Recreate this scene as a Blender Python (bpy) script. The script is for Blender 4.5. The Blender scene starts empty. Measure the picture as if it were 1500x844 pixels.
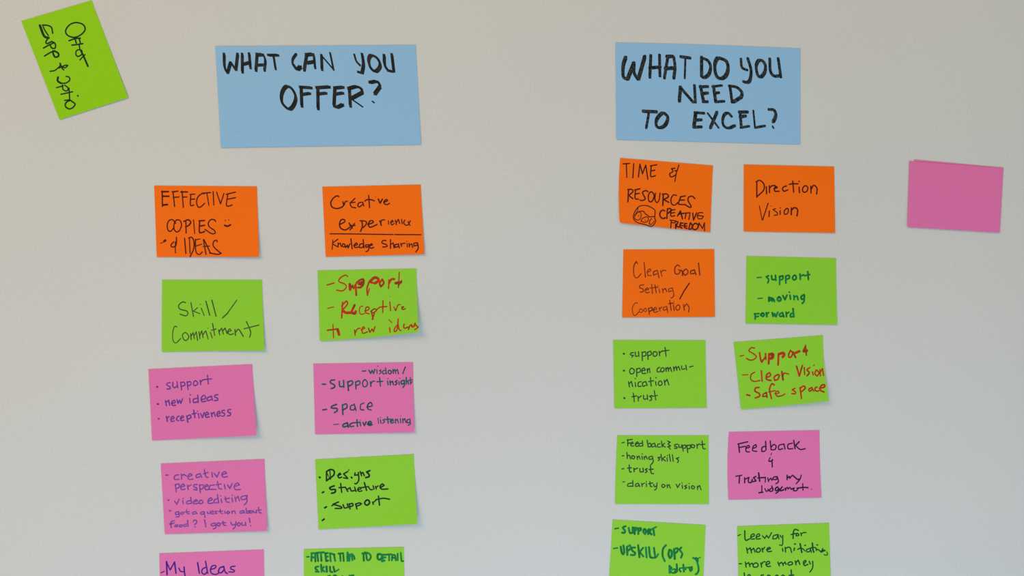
import bpy, math, random
from mathutils import Vector, Matrix

# ---------------------------------------------------------------- camera, world, lights, exposure
scn = bpy.context.scene
IMG_W, IMG_H, FPX = 1500.0, 844.0, 1400.0           # frame in pixels, focal length in pixels
YAW, PITCH = math.radians(7.0), math.radians(5.0)   # looking a little to the right and down along the wall
CAM = Vector((-0.20, -1.00, 1.56))

cam_d = bpy.data.cameras.new('camera')
cam_d.sensor_width = 36.0
cam_d.lens = 36.0 * FPX / IMG_W
cam = bpy.data.objects.new('camera', cam_d)
scn.collection.objects.link(cam)
cam.location = CAM
cam.rotation_euler = (math.radians(90) - PITCH, 0.0, -YAW)
scn.camera = cam
cam_d.clip_start = 0.01
CAM_M = cam.rotation_euler.to_matrix()

world = bpy.data.worlds.new('world')
scn.world = world
world.use_nodes = True
world.node_tree.nodes['Background'].inputs[0].default_value = (0.954, 1.0, 0.877, 1)
world.node_tree.nodes['Background'].inputs[1].default_value = 0.325

def area(name, loc, target, sx, sy, power, col):
    d = bpy.data.lights.new(name, 'AREA')
    d.shape = 'RECTANGLE'; d.size = sx; d.size_y = sy
    d.energy = power; d.color = col
    o = bpy.data.objects.new(name, d)
    scn.collection.objects.link(o)
    o.location = loc
    o.rotation_euler = (Vector(target) - Vector(loc)).to_track_quat('-Z', 'Y').to_euler()
    return o

# warm room light high on the left; cool daylight coming in low in front of the wall
area('room_lamp', (-1.9, -2.0, 3.2), (0.0, 0.0, 1.4), 1.8, 1.4, 37.0, (1.0, 0.66, 0.34))
area('window_daylight', (0.0, -1.0, 0.2), (0.0, 0.0, 1.1), 1.6, 0.8, 13.0, (0.48, 0.70, 1.0))

scn.view_settings.view_transform = 'Standard'
scn.view_settings.look = 'None'
scn.view_settings.gamma = 1.0
scn.view_settings.use_curve_mapping = False
scn.view_settings.exposure = 0.33

# ---------------------------------------------------------------- materials
def lin(c):
    return tuple(((v / 255.0) / 12.92 if v <= 10 else ((v / 255.0 + 0.055) / 1.055) ** 2.4) for v in c) + (1.0,)

def new_mat(name):
    m = bpy.data.materials.new(name)
    m.use_nodes = True
    nt = m.node_tree
    return m, nt, nt.nodes['Principled BSDF'], nt.links.new

def wall_material():
    m, nt, b, L = new_mat('painted_plaster')
    tc = nt.nodes.new('ShaderNodeTexCoord')
    def noise(scale, detail, rough=0.5):
        n = nt.nodes.new('ShaderNodeTexNoise')
        n.inputs['Scale'].default_value = scale; n.inputs['Detail'].default_value = detail
        n.inputs['Roughness'].default_value = rough
        L(tc.outputs['Object'], n.inputs['Vector'])
        return n
    big = noise(3.0, 3)
    ramp = nt.nodes.new('ShaderNodeValToRGB')
    ramp.color_ramp.elements[0].position = 0.3; ramp.color_ramp.elements[0].color = (0.648, 0.648, 0.640, 1)
    ramp.color_ramp.elements[1].position = 0.7; ramp.color_ramp.elements[1].color = (0.672, 0.672, 0.664, 1)
    L(big.outputs['Fac'], ramp.inputs['Fac'])
    fine = noise(420.0, 3, 0.6)
    mix = nt.nodes.new('ShaderNodeMix'); mix.data_type = 'RGBA'; mix.blend_type = 'MULTIPLY'
    mix.inputs['Factor'].default_value = 1.0
    fr = nt.nodes.new('ShaderNodeValToRGB')
    fr.color_ramp.elements[0].position = 0.30; fr.color_ramp.elements[0].color = (0.94, 0.94, 0.94, 1)
    fr.color_ramp.elements[1].position = 0.65; fr.color_ramp.elements[1].color = (1, 1, 1, 1)
    L(fine.outputs['Fac'], fr.inputs['Fac'])
    L(ramp.outputs['Color'], mix.inputs['A']); L(fr.outputs['Color'], mix.inputs['B'])
    L(mix.outputs['Result'], b.inputs['Base Color'])
    b.inputs['Roughness'].default_value = 0.85
    b.inputs['Specular IOR Level'].default_value = 0.25
    # rolled paint: soft orange peel plus a few broad trowel undulations
    peel = noise(260.0, 3, 0.5); wave = noise(9.0, 2)
    b1 = nt.nodes.new('ShaderNodeBump'); b1.inputs['Strength'].default_value = 0.30; b1.inputs['Distance'].default_value = 0.0006
    b2 = nt.nodes.new('ShaderNodeBump'); b2.inputs['Strength'].default_value = 0.12; b2.inputs['Distance'].default_value = 0.004
    L(peel.outputs['Fac'], b1.inputs['Height']); L(wave.outputs['Fac'], b2.inputs['Height'])
    L(b2.outputs['Normal'], b1.inputs['Normal']); L(b1.outputs['Normal'], b.inputs['Normal'])
    return m

def paper_material(name, rgb):
    m, nt, b, L = new_mat(name)
    tc = nt.nodes.new('ShaderNodeTexCoord')
    n = nt.nodes.new('ShaderNodeTexNoise'); n.inputs['Scale'].default_value = 700; n.inputs['Detail'].default_value = 3
    L(tc.outputs['Object'], n.inputs['Vector'])
    r = nt.nodes.new('ShaderNodeValToRGB')
    c = lin(rgb)
    r.color_ramp.elements[0].position = 0.3; r.color_ramp.elements[0].color = tuple(v * 0.965 for v in c[:3]) + (1,)
    r.color_ramp.elements[1].position = 0.7; r.color_ramp.elements[1].color = tuple(min(1, v * 1.03) for v in c[:3]) + (1,)
    L(n.outputs['Fac'], r.inputs['Fac']); L(r.outputs['Color'], b.inputs['Base Color'])
    b.inputs['Roughness'].default_value = 0.48
    b.inputs['Specular IOR Level'].default_value = 0.20
    bp = nt.nodes.new('ShaderNodeBump'); bp.inputs['Strength'].default_value = 0.08; bp.inputs['Distance'].default_value = 0.0001
    L(n.outputs['Fac'], bp.inputs['Height']); L(bp.outputs['Normal'], b.inputs['Normal'])
    return m

def ink_material(name, dark, light, scale=160):
    m, nt, b, L = new_mat(name)
    tc = nt.nodes.new('ShaderNodeTexCoord')
    n = nt.nodes.new('ShaderNodeTexNoise'); n.inputs['Scale'].default_value = scale; n.inputs['Detail'].default_value = 2
    L(tc.outputs['Object'], n.inputs['Vector'])
    r = nt.nodes.new('ShaderNodeValToRGB')
    r.color_ramp.elements[0].position = 0.42; r.color_ramp.elements[0].color = lin(dark)
    r.color_ramp.elements[1].position = 0.68; r.color_ramp.elements[1].color = lin(light)
    L(n.outputs['Fac'], r.inputs['Fac']); L(r.outputs['Color'], b.inputs['Base Color'])
    b.inputs['Roughness'].default_value = 0.6
    b.inputs['Specular IOR Level'].default_value = 0.2
    return m

PAPER = {
    'green':  paper_material('green_paper',  (142, 209, 50)),
    'lime':   paper_material('lime_green_paper', (145, 208, 8)),
    'orange': paper_material('orange_paper', (252, 112, 1)),
    'pink':   paper_material('pink_paper',   (228, 116, 176)),
    'blue':   paper_material('blue_paper',   (145, 191, 230)),
}
INK = {
    'black':   ink_material('black_marker_ink', (18, 24, 26), (46, 46, 46)),
    'dry_black': ink_material('dry_black_marker_ink', (10, 15, 17), (60, 72, 78), 420),
    'pen':     ink_material('black_pen_ink', (8, 36, 22), (18, 50, 26)),
    'maroon':  ink_material('black_ink_on_orange', (58, 10, 6), (98, 20, 6)),
    'brown':   ink_material('faint_ink_on_orange', (104, 34, 10), (146, 56, 14)),
    'olive':   ink_material('grey_pen_ink_on_green', (58, 76, 34), (84, 100, 56)),
    'grey':    ink_material('dark_grey_pen_ink', (34, 62, 44), (58, 82, 60)),
    'red':     ink_material('red_marker_ink', (188, 50, 18), (136, 52, 14), 110),
    'violet':  ink_material('violet_pen_ink', (92, 54, 150), (132, 62, 150)),
    'lilac':   ink_material('lilac_pen_ink', (112, 66, 160), (144, 76, 158)),
    'purple':  ink_material('purple_marker_ink', (54, 24, 140), (84, 26, 134)),
    'teal':    ink_material('teal_marker_ink', (8, 92, 92), (40, 54, 76), 110),
    'green':   ink_material('green_marker_ink', (0, 110, 44), (0, 134, 76), 110),
    'darkgreen': ink_material('dark_green_marker_ink', (0, 76, 26), (4, 62, 52), 110),
    'plum':    ink_material('black_ink_on_pink', (30, 10, 40), (66, 14, 58)),
}

# ---------------------------------------------------------------- helpers
def on_wall(px, py, h=0.0):
    """point at height h off the wall that the photograph shows at pixel (px, py)"""
    d = CAM_M @ Vector(((px - IMG_W / 2) / FPX, -(py - IMG_H / 2) / FPX, -1.0))
    t = (-h - CAM.y) / d.y
    return CAM + d * t

def link_mesh(name, verts, faces, mat, parent=None, smooth=True, origin=None):
    me = bpy.data.meshes.new(name)
    o0 = origin if origin is not None else Vector((0, 0, 0))
    me.from_pydata([tuple(Vector(v) - o0) for v in verts], [], faces)
    me.materials.append(mat)
    if smooth:
        for p in me.polygons: p.use_smooth = True
    me.update()
    o = bpy.data.objects.new(name, me)
    scn.collection.objects.link(o)
    if parent is None: o.location = o0
    else: o.parent = parent
    return o

# ---------------------------------------------------------------- the wall
def box(name, lo, hi, mat, kind):
    x0, y0, z0 = lo; x1, y1, z1 = hi
    v = [(x0,y0,z0),(x1,y0,z0),(x1,y1,z0),(x0,y1,z0),(x0,y0,z1),(x1,y0,z1),(x1,y1,z1),(x0,y1,z1)]
    f = [(3,2,1,0),(4,5,6,7),(0,1,5,4),(1,2,6,5),(2,3,7,6),(3,0,4,7)]
    o = link_mesh(name, v, f, mat, smooth=False)
    o['kind'] = kind
    return o

wall = box('wall_back', (-5.0, 0.0, 0.0), (5.0, 0.12, 3.4), wall_material(), 'structure')
wall['label'] = 'off-white painted plaster wall with faint roller texture behind the sticky notes'

# ---------------------------------------------------------------- sticky notes
def bez(a, b, c, d, t):
    return 0.5 * ((2*b) + (c-a)*t + (2*a-5*b+4*c-d)*t*t + (3*b-a-3*c+d)*t*t*t)

def smooth_path(pts):
    """Catmull-Rom through the points of one pen stroke; sharp turns stay corners"""
    n = len(pts)
    if n < 3: return [pts]
    cuts = [0]
    for i in range(1, n - 1):
        a = (pts[i][0]-pts[i-1][0], pts[i][1]-pts[i-1][1]); b = (pts[i+1][0]-pts[i][0], pts[i+1][1]-pts[i][1])
        la = math.hypot(*a); lb = math.hypot(*b)
        if la < 1e-6 or lb < 1e-6: continue
        if (a[0]*b[0]+a[1]*b[1]) / (la*lb) < -0.25: cuts.append(i)
    cuts.append(n - 1)
    out = []
    for k in range(len(cuts) - 1):
        seg = pts[cuts[k]:cuts[k+1]+1]
        if len(seg) < 3: out.append(seg); continue
        closed = seg[0] == seg[-1] and len(seg) > 3
        res = []
        for i in range(len(seg) - 1):
            p1, p2 = seg[i], seg[i+1]
            p0 = seg[i-1] if i > 0 else (seg[-2] if closed else (2*p1[0]-p2[0], 2*p1[1]-p2[1]))
            p3 = seg[i+2] if i + 2 < len(seg) else (seg[1] if closed else (2*p2[0]-p1[0], 2*p2[1]-p1[1]))
            steps = 5
            for s in range(steps):
                t = s / steps
                res.append((bez(p0[0],p1[0],p2[0],p3[0],t), bez(p0[1],p1[1],p2[1],p3[1],t)))
        res.append(seg[-1])
        out.append(res)
    return out

def ribbon(path, w, verts, faces, place, zoff, taper=0.0):
    """flat ink stroke of width w (pixels) with round ends"""
    r = w / 2.0
    pts = [path[0]]
    for p in path[1:]:
        if math.hypot(p[0]-pts[-1][0], p[1]-pts[-1][1]) > 1e-3: pts.append(p)
    if len(pts) == 1: pts.append((pts[0][0] + 0.05, pts[0][1]))
    n = len(pts)
    L, R = [], []
    for i in range(n):
        a = pts[max(0, i-1)]; b = pts[min(n-1, i+1)]
        dx, dy = b[0]-a[0], b[1]-a[1]; l = math.hypot(dx, dy) or 1.0
        nx, ny = -dy/l, dx/l
        t = i / (n - 1)
        rr = r * (1.0 - taper * abs(2*t - 1) ** 3)
        L.append((pts[i][0]+nx*rr, pts[i][1]+ny*rr)); R.append((pts[i][0]-nx*rr, pts[i][1]-ny*rr))
    base = len(verts)
    for i in range(n):
        verts.append(place(L[i][0], L[i][1], zoff)); verts.append(place(R[i][0], R[i][1], zoff))
    for i in range(n - 1):
        k = base + 2*i
        faces.append((k, k+1, k+3, k+2))
    for end, (p, q) in ((0, (pts[0], pts[1])), (n-1, (pts[-1], pts[-2]))):
        dx, dy = p[0]-q[0], p[1]-q[1]; ang = math.atan2(dy, dx)
        rr = r * (1.0 - taper)
        b0 = len(verts); steps = 5
        for s in range(steps + 1):
            th = ang - math.pi/2 + math.pi * s / steps
            verts.append(place(p[0]+rr*math.cos(th), p[1]+rr*math.sin(th), zoff))
        faces.append(tuple(range(b0, b0 + steps + 1)))

WSCALE = 1.03
PRESS = {'green': 1.16, 'red': 1.12, 'maroon': 1.08, 'pen': 1.1, 'black': 1.16, 'dry_black': 1.17, 'darkgreen': 1.08, 'purple': 1.08}   # how wide each pen bleeds
def chisel(path, length, verts, faces, place, zoff):
    q = length / 2.0 * 0.7071
    b0 = len(verts)
    for p in path:
        verts.append(place(p[0]-q, p[1]-q, zoff)); verts.append(place(p[0]+q, p[1]+q, zoff))
    for i in range(len(path) - 1):
        k = b0 + 2*i
        d = (path[i+1][0]-path[i][0], path[i+1][1]-path[i][1])
        faces.append((k, k+2, k+3, k+1) if d[0] > d[1] else (k, k+1, k+3, k+2))

def sticky_note(colour, crop, corners, ink, lines, label, lift=(0.0, 0.0), curl=0.0, bow=(0.0, 0.0, 0.0, 0.0), base=0.00025, group=None, nib=None):
    """crop = (x0, y0, scale) of the enlarged view the coordinates are read in; corners TL, TR, BR, BL;
    lift = how far the bottom left / right corner stands off the wall (m); bow = bulge in px of left, right, top, bottom edge"""
    def src(x, y, c=crop): return (c[0] + x / c[2], c[1] + y / c[2])
    TL, TR, BR, BL = [src(*p) if len(p) == 2 else (p[0], p[1]) for p in corners]
    def uv_to_px(u, v):
        x = (1-u)*(1-v)*TL[0] + u*(1-v)*TR[0] + u*v*BR[0] + (1-u)*v*BL[0]
        y = (1-u)*(1-v)*TL[1] + u*(1-v)*TR[1] + u*v*BR[1] + (1-u)*v*BL[1]
        pv = 4*v*(1-v); pu = 4*u*(1-u)
        x += pv * ((1-u)*bow[0] + u*bow[1]); y += pu * ((1-v)*bow[2] + v*bow[3])
        return x, y
    def height(u, v):
        u = min(1, max(0, u)); v = min(1, max(0, v))
        k = v*v
        h = base + 0.45 * k * ((1-u)*lift[0] + u*lift[1])
        c = max(0.0, (u + v*1.1 - 1.25) / 0.85)
        return h + 0.8 * curl * c ** 1.6
    def px_to_uv(x, y):
        u, v = 0.5, 0.5
        for _ in range(6):
            cx, cy = uv_to_px(u, v)
            ax, ay = uv_to_px(u + 1e-3, v); bx, by = uv_to_px(u, v + 1e-3)
            j = ((ax-cx)/1e-3, (bx-cx)/1e-3, (ay-cy)/1e-3, (by-cy)/1e-3)
            det = j[0]*j[3] - j[1]*j[2]
            ex, ey = x - cx, y - cy
            u += (j[3]*ex - j[1]*ey)/det; v += (-j[2]*ex + j[0]*ey)/det
            u = min(1.3, max(-0.3, u)); v = min(1.3, max(-0.3, v))
        return u, v
    NU, NV, TH = 26, 20, 0.00012
    vs, fs = [], []
    for layer in (TH, 0.0):
        for j in range(NV + 1):
            for i in range(NU + 1):
                u, v = i/NU, j/NV
                x, y = uv_to_px(u, v)
                vs.append(on_wall(x, y, height(u, v) + layer))
    W1 = NU + 1; off = W1 * (NV + 1)
    for j in range(NV):
        for i in range(NU):
            a = j*W1 + i
            fs.append((a, a+W1, a+W1+1, a+1)); fs.append((off+a, off+a+1, off+a+W1+1, off+a+W1))
    rim = [i for i in range(W1)] + [j*W1 + NU for j in range(1, NV+1)] + [NV*W1 + i for i in range(NU-1, -1, -1)] + [j*W1 for j in range(NV-1, 0, -1)]
    r0 = len(vs); n = len(rim)
    vs += [vs[i] for i in rim] + [vs[off + i] for i in rim]
    for k in range(n):
        q = (k + 1) % n
        fs.append((r0+k, r0+q, r0+n+q, r0+n+k))
    origin = on_wall(*uv_to_px(0.5, 0.0), base)
    note = link_mesh('sticky_note', vs, fs, PAPER[colour], smooth=False, origin=origin)
    for p in note.data.polygons[:NU*NV*2]: p.use_smooth = True
    note['label'] = label; note['category'] = 'sticky note'
    if group: note['group'] = group
    def place(x, y, zoff):
        u, v = px_to_uv(x, y)
        return on_wall(x, y, height(u, v) + TH + zoff)
    for entry in lines:
        name = 'written_line'; mat = ink; c = crop
        text = entry
        if isinstance(entry, tuple):
            opts, text = entry
            name = opts.get('name', name); mat = opts.get('ink', ink); c = opts.get('crop', crop)
        verts, faces = [], []
        w = 12.0; k = 0
        chunks = []
        for st in text.replace('\n', ' ').split('|'):
            st = st.strip()
            if not st: continue
            if st.startswith('@'):
                c = CROPS[st.strip()[1:]]; continue
            if ':' in st:
                a, st = st.split(':'); w = float(a)
            pts = [src(float(q.split(',')[0]), float(q.split(',')[1]), c) for q in st.split()]
            for seg in smooth_path(pts):
                chunks.append((seg, w * PRESS.get(mat, 1.0) / c[2]))
        for seg, wp in chunks:
            k += 1
            z = 0.00006 + 0.0000004 * k
            if nib:                                           # chisel marker: slanted nib swept along the stroke
                ribbon(seg, wp * nib[0], verts, faces, place, z)
                chisel(seg, wp * nib[1], verts, faces, place, z + 0.0000002)
            else:
                ribbon(seg, wp * WSCALE, verts, faces, place, z)
            if name in ('bullet_mark', 'underline'):          # separate marks stay separate parts
                link_mesh(name, verts, faces, INK[mat], parent=note, smooth=False, origin=origin)
                verts, faces = [], []
        if verts:
            link_mesh(name, verts, faces, INK[mat], parent=note, smooth=False, origin=origin)
    return note

CROPS = {'b1': (310, 60, 5.275), 'b2': (465, 60, 5.275), 'c1': (895, 55, 5.275), 'c2': (1030, 55, 5.275),
         'g2': (560, 460, 15.0), 'g7': (1090, 498, 12.0), 'gi': (1150, 790, 20.0), 'cf': (925, 298, 13.04), 'tj': (1075, 690, 12.0), 'rl': (970, 805, 21.65)}
S7, S8 = 7.404, 8.824

# ---------------------------------------------------------------- every note, its writing traced stroke by stroke
sticky_note('lime', (20, 0, 4.689), [(52,145), (535,2), (787,670), (315,822)], 'pen', [
 """9: 430,155 385,170 357,210 370,242 415,257 460,240 490,205 478,170 430,155 | 380,280 420,266 458,262 | 422,266 430,296 | 450,264 458,296
 | 400,310 435,306 475,300 | 8: 450,305 454,338 | 465,345 435,345 427,372 442,388 468,372 465,345 | 455,412 475,390 490,375 | 11: 462,350 480,385 510,455""",
 """15: 180,175 205,240 222,256 240,260 | 8: 202,182 214,208 238,244 | 9: 198,172 235,175 260,190 268,228
 | 232,270 222,285 228,300 262,285 | 205,330 245,308 275,295 | 262,285 285,300 285,330 262,330 252,312 | 212,385 250,362 280,350 | 11: 280,350 305,365 308,385 285,392 272,370 270,350""",
 """8: 250,490 280,485 300,470 320,450 318,435 | 320,435 333,470 345,480 | 310,468 350,450 368,448 | 335,462 355,465 372,450""",
 """12: 305,530 302,555 325,572 | 8: 325,572 360,570 385,550 380,530 360,525 | 295,602 340,590 | 335,583 340,615 365,625 374,605 350,585 | 325,648 370,638 405,630 | 380,605 385,690
 | 350,690 385,685 | 10: 440,657 442,659 | 9: 388,690 360,705 355,730 380,748 405,740 422,715 400,697 388,690"""],
 'tilted lime green sticky note alone in the upper left corner, writing running downwards', lift=(0.001, 0.0015))

sticky_note('blue', CROPS['b1'], [(28,40), (609.1,65.7,0), (616.7,211.7,0), (72,825)], 'black', [
 """@b1 | 18: 97,98 100,200 122,248 | 122,248 148,165 | 148,165 187,225 | 187,225 202,98
 | 18: 237,98 238,245 | 290,95 300,212 | 240,182 300,165 | 352,98 342,232 | 22: 348,108 395,106 | 16: 398,105 415,150 408,232 | 18: 345,188 410,185
 | 18: 435,110 515,110 | 16: 478,115 495,220 | 14: 655,100 628,140 625,180 | 22: 632,185 660,220 688,198 | 18: 735,105 715,230 | 22: 728,108 785,103 | 16: 790,110 800,212 | 20: 730,172 795,160
 | @b2 | 18: 32,108 35,225 | 12: 38,120 125,222 | 14: 98,92 125,225 | 16: 285,105 300,155 330,190 | 20: 345,100 356,180 345,248 | 345,248 314,240
 | 20: 415,112 396,150 410,205 445,236 475,215 485,180 460,132 415,112 | 20: 516,108 520,185 545,228 | 545,230 580,235 | 575,102 590,235""",
 """@b1 | 20: 578,352 545,400 542,470 580,518 610,525 640,485 650,430 620,370 578,352 | 20: 692,355 697,508 | 682,357 772,362 | 18: 690,415 762,405
 | @b2 | 20: 3,360 5,528 | -8,362 95,355 | 18: 5,410 70,403 | 20: 135,362 128,505 | 130,364 202,357 | 18: 135,412 200,402 | 20: 128,502 150,513 198,492
 | 20: 247,372 255,508 | 238,370 300,353 340,372 346,400 | 346,400 262,445 | 12: 262,448 350,510 | 20: 402,322 460,314 485,345 | 485,352 442,412 | 12: 424,466 438,478"""],
 'wide light blue sticky note asking WHAT CAN YOU OFFER? in black marker', nib=(0.78, 1.62), lift=(0.001, 0.001))

sticky_note('blue', CROPS['c1'], [(33,38), (1172.6,71.1,0), (1172.2,211.4,0), (42,788)], 'dry_black', [
 """@c1 | 20: 115,152 95,215 95,300 125,323 | 128,322 178,195 | 178,195 178,270 208,322 | 212,322 262,145
 | 18: 308,138 300,308 | 375,135 378,298 | 20: 300,235 380,228 | 16: 440,145 412,315 | 22: 432,147 475,145 | 18: 485,150 495,230 485,315 | 22: 420,240 490,235
 | 20: 540,148 610,158 | 12: 575,160 570,315 | 20: 700,152 700,298 | 18: 700,157 750,180 770,230 755,285 720,310 700,298
 | @c2 | 20: 110,162 90,210 100,290 135,318 175,295 193,240 180,185 135,162 110,162 | 16: 292,165 300,230 340,252 | 18: 345,162 370,250 363,325 340,348 312,340
 | 18: 430,178 410,220 420,285 445,305 475,270 482,220 460,182 430,178 | 18: 515,165 520,260 550,298 590,295 | 580,162 600,305""",
 """@c1 | 20: 537,382 528,492 | 18: 537,387 635,500 | 645,370 652,500 | 20: 692,377 715,493 | 18: 688,382 748,378 | 700,435 748,428 | 712,497 745,495
 | @c2 | 20: 80,377 97,495 | 14: 72,380 145,370 | 16: 85,432 122,425 | 95,498 162,492 | 18: 207,375 224,500 | 202,374 260,385 300,425 295,460 | 295,460 232,500""",
 """@c1 | 22: 250,570 350,574 | 14: 292,588 272,700 | 18: 395,585 355,630 350,680 380,698 420,675 440,622 420,592 395,585
 | 20: 655,582 640,693 | 18: 648,580 718,585 | 645,640 698,635 | 640,694 698,690
 | @c2 | 12: 35,585 120,698 | 16: 108,575 55,700 | 16: 220,610 192,583 162,600 150,650 165,688 200,700 245,680
 | 18: 285,577 295,690 | 20: 280,577 342,575 | 18: 285,615 328,605 | 14: 290,697 355,685 | 12: 388,565 400,690 | 14: 402,697 478,682
 | 18: 508,556 545,560 562,590 555,625 540,652 | 11: 536,686 545,700"""],
 'wide light blue sticky note asking WHAT DO YOU NEED TO EXCEL? in black marker', nib=(1.05, 1.55), bow=(0, 0, -1.0, 0), lift=(0.001, 0.001))

sticky_note('orange', (222, 268, S7), [(28,30), (1143,38), (1165,802), (57,805)], 'maroon', [
 """13: 115,90 118,255 | 16: 110,95 182,95 | 118,145 188,145 | 18: 122,240 172,235 | 12: 232,95 250,255 | 14: 225,98 285,90 | 12: 235,158 298,152
 | 330,90 345,265 | 14: 318,98 390,98 | 12: 335,155 385,152 | 425,125 422,240 458,240 | 418,125 470,122 | 425,178 468,175
 | 572,118 545,118 505,150 488,200 500,255 530,262 575,222 | 548,112 640,105 | 10: 600,110 622,245 | 11: 668,95 675,240 | 705,100 748,228 | 748,228 785,115
 | 12: 828,115 812,235 835,252 875,238 | 810,125 910,100 | 822,178 910,160""",
 """12: 262,440 232,402 195,405 170,450 178,510 205,525 240,490 | 275,402 250,430 242,490 265,530 300,520 325,460 310,410 275,402
 | 372,415 375,545 | 14: 350,418 395,400 425,425 405,460 370,475 | 10: 455,400 468,550 | 14: 522,410 518,530 545,538 575,528 | 515,412 575,408 | 520,470 575,460
 | 12: 695,420 680,400 640,400 615,440 630,480 680,515 690,545 650,550 580,505 | 9: 798,408 802,404 | 836,404 838,400 | 17: 792,460 825,470 855,455""",
 """24: 138,632 148,624 | 8: 100,655 125,645 | 12: 240,640 212,670 222,695 260,685 270,640 270,590 | 10: 258,640 258,760
 | 12: 358,600 372,765 | 10: 410,600 418,765 | 12: 400,600 435,590 460,640 455,720 418,800 | 475,612 480,740 515,778 550,750 | 10: 475,618 525,608 | 480,685 545,665
 | 12: 562,615 590,775 | 568,615 600,680 640,765 | 10: 558,690 630,685 | 12: 712,640 705,622 675,635 668,680 700,720 755,765 715,775 630,760"""],
 'orange sticky note reading EFFECTIVE COPIES & IDEAS, below left of the first blue note', lift=(0.001, 0.003), curl=0.002)

sticky_note('orange', (466, 264, S7), [(45,72), (1113,48), (1152,803), (83,832)], 'maroon', [
 """13: 225,180 205,170 165,195 138,240 150,290 205,308 260,290 285,262 | 268,235 278,272 | 12: 278,272 295,235 318,228 | 400,198 350,250 365,290 408,300 | 345,245 400,240
 | 485,240 445,245 430,275 450,290 485,260 | 485,240 495,280 | 548,165 558,298 | 505,228 530,212 575,212 610,225 | 7: 622,182 625,184 | 14: 652,205 672,250 | 672,250 698,205
 | 12: 712,240 750,225 745,210 718,225 718,255 745,265 775,252""",
 """13: 235,480 285,455 285,430 250,430 232,475 245,520 295,540 345,510 | 335,465 370,522 | 395,470 345,540 | 345,492 400,492 | 14: 475,445 480,500 460,555 | 13: 455,440 510,445 525,470 490,515
 | 540,480 595,460 590,440 560,445 545,480 560,510 600,500 640,480 | 668,440 685,490 | 12: 680,465 690,435 722,430 | 10: 762,440 765,480 | 11: 785,460 815,450 805,435 788,455 800,485 825,470
 | 838,435 850,485 | 848,460 870,425 885,470 | 905,425 912,472 | 940,432 928,460 945,485 975,485 1000,440 | 975,450 995,490""",
 ({'name': 'underline'}, """11: 130,582 300,583 480,585 650,588 812,590 | 830,590 1115,592"""),
 """10: 160,650 152,750 | 11: 215,640 160,680 | 155,690 215,725 | 215,680 218,715 | 218,695 240,682 250,720 | 270,690 262,715 285,725 290,700 270,690
 | 12: 290,700 300,730 | 300,730 318,705 | 318,705 325,735 | 325,735 345,690 | 355,635 370,745 | 385,710 425,700 415,680 395,700 400,730 440,725 | 490,690 455,695 450,730 480,730 495,700 | 488,645 498,735
 | 545,700 515,705 520,730 550,715 | 550,700 545,760 520,775 | 555,715 590,700 575,690 558,715 570,738 602,730
 | 735,655 705,655 692,680 740,700 745,720 700,725 | 785,645 785,740 | 11: 785,700 815,680 822,735 | 12: 870,695 835,700 832,730 865,720 | 870,690 880,735 | 11: 895,685 905,720 | 900,705 920,685 945,685
 | 965,690 968,725 | 9: 962,665 963,667 | 11: 985,685 990,725 | 990,705 1015,690 1025,730 | 12: 1075,680 1040,685 1040,715 1075,705 | 1078,680 1085,740 1060,778"""],
 'orange sticky note reading Creative experience over an underline and Knowledge Sharing', lift=(0.001, 0.003), curl=0.001)

sticky_note('green', (230, 405, S7), [(55,38), (1138,38), (1165,805), (52,820)], 'olive', [
 """12: 310,285 275,278 235,315 250,355 320,375 335,405 310,428 250,410 | 368,285 395,435 | 10: 440,340 390,380 | 390,375 465,405 | 11: 480,345 512,425 | 10: 468,302 472,304
 | 13: 530,270 572,422 | 595,258 640,432 | 14: 710,450 765,400 | 11: 762,402 865,258""",
 """11: 215,548 190,545 172,600 172,690 205,722 258,672 | 300,610 275,640 295,690 325,690 345,655 325,620 300,610 | 12: 365,620 370,685 | 11: 370,650 392,610 405,675 | 405,640 425,600 440,695
 | 455,600 465,675 | 465,640 485,590 500,665 | 500,630 528,590 555,680 | 578,605 598,668 | 9: 550,562 554,562 | 12: 602,510 625,640 | 590,585 640,570
 | 668,580 680,635 | 675,600 700,560 720,625 | 715,590 738,560 760,620 | 11: 765,600 805,590 790,570 770,590 775,620 800,632 830,620 | 13: 845,575 850,640 | 850,610 885,575 935,650 | 12: 970,490 1015,600 1005,660 | 945,568 1105,528"""],
 'green sticky note reading Skill / Commitment in thin pen', lift=(0.001, 0.003), curl=0.0015, bow=(0, 0, 0, -0.5))

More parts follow.
